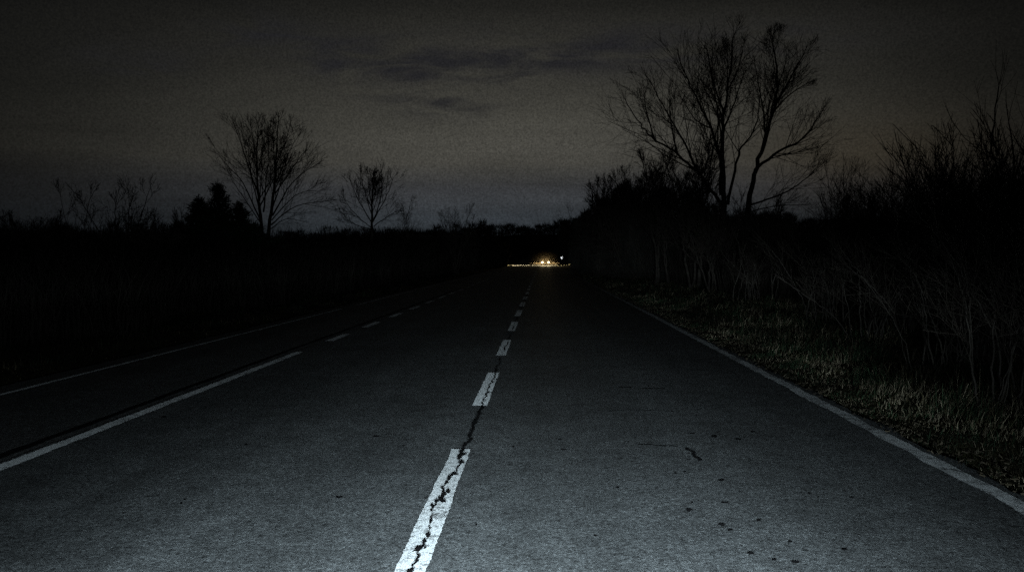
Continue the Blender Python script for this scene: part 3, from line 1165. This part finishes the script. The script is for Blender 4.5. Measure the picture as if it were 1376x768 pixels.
def disc(name, c, r, y0, y1, mat, parent, axis='y', n_=20):
    v_, f_ = [], []
    for yy_ in (y0, y1):
        for q in range(n_):
            a = 2 * PI * q / n_
            if axis == 'y':
                v_.append((c[0] + math.cos(a) * r, yy_, c[2] + math.sin(a) * r))
            else:
                v_.append((yy_, c[1] + math.cos(a) * r, c[2] + math.sin(a) * r))
    for q in range(n_):
        q2 = (q + 1) % n_
        f_.append((q, q2, n_ + q2, n_ + q))
    f_ += [tuple(range(n_)), tuple(range(2 * n_ - 1, n_ - 1, -1))]
    return mesh_obj(name, v_, f_, mat, parent)


carx = at(733, 351, CARY).x
car = tag(empty('car', (carx, CARY, zr(CARY))), 'distant dark car facing the viewer with both headlights lit', 'car')
HW = .86
body = loft('body', [rrect(0.0, .74, .34, .70, .10), rrect(.08, .82, .26, .76, .12), rrect(.5, HW, .22, .84, .12), rrect(1.25, HW, .22, .92, .12),
                     rrect(3.6, HW, .22, .96, .12), rrect(4.2, .83, .26, .94, .12), rrect(4.4, .76, .36, .84, .12)], M['paint'], car)
cab = loft('cabin', [rrect(1.05, .74, .86, .94, .03), rrect(1.75, .62, .86, 1.38, .10), rrect(2.9, .62, .86, 1.42, .10), rrect(3.8, .72, .86, 1.0, .04)], M['paint'], car)
mesh_obj('windscreen', [(-.60, 1.10, .965), (.60, 1.10, .965), (.50, 1.66, 1.36), (-.50, 1.66, 1.36)], [(0, 1, 2, 3)], M['glass'], cab)
for s in (-1, 1):
    mesh_obj('side_window', [(s * .70, 1.5, .98), (s * .70, 3.2, .98), (s * .645, 2.85, 1.33), (s * .645, 1.85, 1.33)], [(0, 1, 2, 3)], M['glass'], cab)
    for wy in (.85, 3.55):
        w_ = disc('wheel', (0, wy, .31), .31, s * .66, s * .87, M['rubber'], car, 'x', 24)
        disc('rim', (0, wy, .31), .20, s * .872, s * .885, M['rim'], w_, 'x', 18)
    mesh_obj('mirror', rrect(1.42, .10, .96, 1.08, .03) + rrect(1.52, .08, .97, 1.07, .03),
             [tuple(range(20)), tuple(range(39, 19, -1))] + [(q, (q + 1) % 20, 20 + (q + 1) % 20, 20 + q) for q in range(20)], M['paint'], car).location.x = s * .93
    h_ = disc('headlight', (s * .66, 0, .65), .18, -.035, .06, M['head'], car)
mesh_obj('grille', [(-.36, -.012, .50), (.36, -.012, .50), (.40, -.012, .68), (-.40, -.012, .68)], [(0, 1, 2, 3)], M['grille'], car)
loft('bumper', [rrect(-.06, .70, .28, .44, .06), rrect(.06, .80, .26, .46, .06)], M['grille'], car)
mesh_obj('licence_plate', [(-.26, -.07, .31), (.26, -.07, .31), (.26, -.07, .42), (-.26, -.07, .42)], [(0, 1, 2, 3)], M['plate'], car)

# marker lamp on a post, right of the car
mp = at(755, 346, CARY + 2)
mg = gz(mp.x, mp.y)
post = tag(empty('marker_post', (mp.x, mp.y, mg)), 'roadside post with a small round white lamp right of the distant car', 'marker post')
t = Tubes()
t.add([Vector((0, 0, -.1)), Vector((0, 0, .9)), Vector((0, 0, mp.z - mg - .25))], [.045, .045, .045], 10)
t.build('post', M['bark'], post, Vector((0, 0, 0)))
lv = []
for yy_, k_ in ((-.06, .80), (-.085, 1.0), (.05, 1.0), (.10, .6)):
    lv.append([(math.cos(2 * PI * q / 20) * .23 * k_, yy_, mp.z - mg + math.sin(2 * PI * q / 20) * .31 * k_) for q in range(20)])
loft('lamp', lv, M['marker'], post)

# pale strip added along the left road edge to brighten the car's light
gv, gf = [], []
gy = yrange(170, 236, 3)
for i, yy_ in enumerate(gy):
    wl = 5.4 + 1.2 * n1(yy_ * .11, 40)
    gv += [(LX0 - .1, yy_, zr(yy_) + .012), (LX0 + .1, yy_, zr(yy_) + .002)]
    if i:
        k_ = 2 * i
        gf.append((k_ - 2, k_ - 1, k_ + 1, k_))
tag(mesh_obj('beam_catcher_strip', gv, gf, M['beam_catcher']), kind='structure')


# ------------------------------------------------------------------ light
def beam(name, loc, strength, color, build, radius=.06, typ='POINT'):
    ld = bpy.data.lights.new(name, typ)
    ld.energy = strength
    ld.color = color
    ld.shadow_soft_size = radius
    ld.cycles.use_multiple_importance_sampling = False
    ld.use_nodes = True
    nt = NT(ld.node_tree)
    em = next(x for x in nt.n if x.type == 'EMISSION')
    g = nt.node('ShaderNodeNewGeometry')
    sp = nt.node('ShaderNodeSeparateXYZ')
    nt.link(g.outputs['Incoming'], sp.inputs[0])
    st = build(nt, sp.outputs[0], sp.outputs[1], sp.outputs[2])
    nt.link(st, em.inputs['Strength'])
    o = bpy.data.objects.new(name, ld)
    o.location = loc
    return link(o)


SGN = 1.0      # sign of 'Incoming' in a lamp


def own_beam(nt, x, y, z):
    """dipped headlamp pattern: strongest just under the cut-off, fading downwards and to the sides"""
    x = nt.math('MULTIPLY', x, SGN)
    y = nt.math('MULTIPLY', y, SGN)
    z = nt.math('MULTIPLY', z, SGN)
    down = nt.math('MULTIPLY', z, -1.0)
    dn = nt.math('MINIMUM', nt.math('MAXIMUM', down, 0.0), 0.20)
    low = nt.math('SUBTRACT', 1.0, nt.math('DIVIDE', nt.math('SUBTRACT', down, 0.22), 0.2), clamp=True)
    i = nt.math('ADD', nt.math('DIVIDE', 0.017, nt.math('ADD', dn, 0.006)), nt.math('MULTIPLY_ADD', nt.math('MULTIPLY', dn, dn), 73.0, 0.82))
    # cut-off above the horizontal, a little stray light stays
    cut = nt.node('ShaderNodeMapRange')
    cut.interpolation_type = 'SMOOTHSTEP'
    cut.inputs['From Min'].default_value = -0.10
    cut.inputs['From Max'].default_value = 0.02
    cut.inputs['To Min'].default_value = 0.05
    cut.inputs['To Max'].default_value = 1.0
    nt.link(down, cut.inputs['Value'])
    i = nt.math('MULTIPLY', i, cut.outputs[0])
    az = nt.math('ARCTAN2', x, y)
    q = nt.math('DIVIDE', nt.math('SUBTRACT', az, -0.005), nt.math('MULTIPLY_ADD', dn, 0.62, 0.225))
    gsn = nt.math('EXPONENT', nt.math('MULTIPLY', nt.math('MULTIPLY', q, q), -1.0))
    i = nt.math('MULTIPLY', i, nt.math('ADD', gsn, nt.math('MINIMUM', nt.math('MAXIMUM', nt.math('MULTIPLY_ADD', az, -0.11, 0.055), 0.020), 0.11)))
    fwd = nt.math('GREATER_THAN', y, 0.0)
    return nt.math('MULTIPLY', nt.math('MULTIPLY', i, fwd), low)


OWN = 3800.0
for s in (-1, 1):
    beam('headlamp', (s * .62 + .05, -1.0, .78), OWN, (0.81, 0.97, 1.04), own_beam)


def car_beam(nt, x, y, z, sd=1):
    x = nt.math('MULTIPLY', x, SGN)
    y = nt.math('MULTIPLY', y, SGN)
    z = nt.math('MULTIPLY', z, SGN)
    down = nt.math('MAXIMUM', nt.math('MULTIPLY', z, -1.0), 0.0)
    i = nt.math('POWER', nt.math('DIVIDE', 1.0, nt.math('ADD', down, 0.05)), 2.6)
    side = nt.math('POWER', nt.math('ABSOLUTE', x), 0.6)
    cut = nt.node('ShaderNodeMapRange')
    cut.interpolation_type = 'SMOOTHSTEP'
    cut.inputs['From Min'].default_value = 0.015
    cut.inputs['From Max'].default_value = 0.10
    nt.link(down, cut.inputs['Value'])
    side = nt.math('MULTIPLY', side, cut.outputs[0])
    outw = nt.math('MULTIPLY', nt.math('MULTIPLY', x, float(sd)), 5.0, clamp=True)
    ahead = nt.math('MULTIPLY', nt.math('SUBTRACT', -0.1, y), 8.0, clamp=True)
    side = nt.math('MULTIPLY', side, nt.math('MAXIMUM', outw, ahead))
    fw = nt.node('ShaderNodeMapRange')
    fw.inputs['From Min'].default_value = -0.6
    fw.inputs['From Max'].default_value = 0.1
    fw.inputs['To Min'].default_value = 0.008
    fw.inputs['To Max'].default_value = 1.0
    nt.link(y, fw.inputs['Value'])
    return nt.math('ADD', nt.math('MULTIPLY', nt.math('MULTIPLY', i, side), fw.outputs[0]), nt.math('MULTIPLY', ahead, 0.9))


for s in (-1, 1):
    beam('car_headlamp', (carx + s * .66, CARY - .22, .66), 1500.0, (1.0, 0.80, 0.45), (lambda n_, x, y, z, s=s: car_beam(n_, x, y, z, s)), .05)

# ball of thin scatter added round the car to give the headlights a halo
mm = bpy.data.materials.new('halo_scatter')
mm.use_nodes = True
nt = NT(mm.node_tree)
for nd in list(nt.n):
    if nd.type != 'OUTPUT_MATERIAL':
        nt.n.remove(nd)
out = next(x for x in nt.n if x.type == 'OUTPUT_MATERIAL')
vs = nt.node('ShaderNodeVolumeScatter')
vs.inputs['Color'].default_value = (1, 0.8, 0.55, 1)
vs.inputs['Anisotropy'].default_value = 0.3
tcm = nt.node('ShaderNodeTexCoord')
ln_ = nt.n.new('ShaderNodeVectorMath')
ln_.operation = 'LENGTH'
nt.link(tcm.outputs['Object'], ln_.inputs[0])
dd_ = nt.math('SUBTRACT', 1.0, ln_.outputs['Value'], clamp=True)
nt.link(nt.math('MULTIPLY', nt.math('MULTIPLY', dd_, dd_), 0.006), vs.inputs['Density'])
nt.link(vs.outputs[0], out.inputs['Volume'])
me = bpy.data.meshes.new('halo_ball')
bm = bmesh.new()
bmesh.ops.create_icosphere(bm, subdivisions=3, radius=1.0)
bm.to_mesh(me)
bm.free()
me.materials.append(mm)
mo = link(bpy.data.objects.new('halo_ball', me))
mo.location = (carx, CARY - 1.5, .9)
mo.scale = (4, 3.5, 2.6)
tag(mo, kind='stuff')

# ------------------------------------------------------------------ night sky
W = bpy.data.worlds.new("World")
S.world = W
W.use_nodes = True
nt = NT(W.node_tree)
bg = next(x for x in nt.n if x.type == 'BACKGROUND')
tc = nt.node('ShaderNodeTexCoord')
dirv = tc.outputs['Generated']
sp = nt.node('ShaderNodeSeparateXYZ')
nt.link(dirv, sp.inputs[0])
X, Y_, Z = sp.outputs
el = nt.math('ARCSINE', nt.math('MINIMUM', nt.math('MAXIMUM', Z, -1.0), 1.0))
az = nt.math('ARCTAN2', X, Y_)
sky = nt.node('ShaderNodeTexSky', sky_type='NISHITA', sun_disc=False)
sky.sun_elevation = R(-4.5)
sky.sun_rotation = R(-20)
sky.dust_density = 4
# town glow on the overcast: warm grey, brightest low ahead, cold band under it
eld = nt.math('DIVIDE', el, R(30), clamp=True)
grad = nt.ramp(eld, [(0.0, (0.0225, 0.0300, 0.0360)), (0.10, (0.0310, 0.0370, 0.0435)), (0.165, (0.0370, 0.0390, 0.0425)), (0.225, (0.0535, 0.0515, 0.0445)),
                     (0.33, (0.0535, 0.0515, 0.0430)), (0.48, (0.0330, 0.0316, 0.0262)), (0.58, (0.0135, 0.0130, 0.0108)), (1.0, (0.0050, 0.0050, 0.0045))])
d1 = nt.math('DIVIDE', nt.math('SUBTRACT', az, -0.05), 0.43)
fall = nt.math('EXPONENT', nt.math('MULTIPLY', nt.math('MULTIPLY', d1, d1), -1.0))
fall = nt.math('ADD', nt.math('MULTIPLY', fall, 0.99), 0.01)
col = nt.mix(1.0, grad, fall, 'MULTIPLY')
# clouds: dark rags and broad soft banks, seen in perspective on a flat layer
mp_ = nt.node('ShaderNodeCombineXYZ')
zz_ = nt.math('ADD', nt.math('MAXIMUM', Z, 0.0), 0.09)
nt.link(nt.math('DIVIDE', X, zz_), mp_.inputs[0])
nt.link(nt.math('DIVIDE', Y_, zz_), mp_.inputs[1])
lay = mp_.outputs[0]
soft = nt.noise(nt.mapping(lay, (.55, .8, 1), (3.1, 1.2, 0)), 1.0, 5, .55, .4)
col = nt.mix(1.0, col, nt.ramp(soft, [(0.3, 0.72), (0.65, 1.12)]), 'MULTIPLY')
rag = nt.noise(nt.mapping(lay, (1.1, 1.6, 1), (7.3, 0.4, 0)), 2.7, 5, .55, .8)
mask = None
for (px, py, rx, ry, k_) in ((505, 82, 80, 22, 1.0), (350, 50, 60, 18, .7), (690, 72, 90, 24, .65), (845, 66, 110, 20, .6), (590, 142, 70, 13, .6), (190, 80, 60, 16, .4), (1000, 60, 150, 22, .4), (620, 100, 140, 16, .3)):
    d = CM @ Vector(((px - 688) / F, (384 - py) / F, -1))
    d.normalize()
    a0, e0 = math.atan2(d.x, d.y), math.asin(d.z)
    u = nt.math('DIVIDE', nt.math('SUBTRACT', az, a0), rx / F)
    w = nt.math('DIVIDE', nt.math('SUBTRACT', el, e0), ry * 1.25 / F)
    g = nt.math('EXPONENT', nt.math('MULTIPLY', nt.math('ADD', nt.math('MULTIPLY', u, u), nt.math('MULTIPLY', w, w)), -1.0))
    g = nt.math('MULTIPLY', g, k_ * 1.45)
    mask = g if mask is None else nt.math('ADD', mask, g)
m2 = nt.math('MULTIPLY', mask, nt.ramp(rag, [(0.36, 0.05), (0.62, 1.1)]), clamp=True)
col = nt.mix(nt.math('MULTIPLY', m2, 0.92), col, (0.0125, 0.0122, 0.0140))
# a brownish town glow low on the right
u = nt.math('DIVIDE', nt.math('SUBTRACT', az, 0.36), 0.13)
w = nt.math('DIVIDE', nt.math('SUBTRACT', el, 0.115), 0.05)
g = nt.math('EXPONENT', nt.math('MULTIPLY', nt.math('ADD', nt.math('MULTIPLY', u, u), nt.math('MULTIPLY', w, w)), -1.0))
col = nt.mix(1.0, col, nt.mix(g, (0, 0, 0), (0.011, 0.0075, 0.0030)), 'ADD')
# fine film grain put into the sky colour
gr = nt.noise(dirv, 430, 2, .8)
col = nt.mix(1.0, col, nt.ramp(gr, [(0.28, 0.62), (0.72, 1.40)]), 'MULTIPLY')
# the last of the twilight
sk = nt.mix(1.0, sky.outputs[0], (0.03, 0.03, 0.03), 'MULTIPLY')
col = nt.mix(1.0, col, sk, 'ADD')
nt.link(col, bg.inputs['Color'])
bg.inputs['Strength'].default_value = 1.05
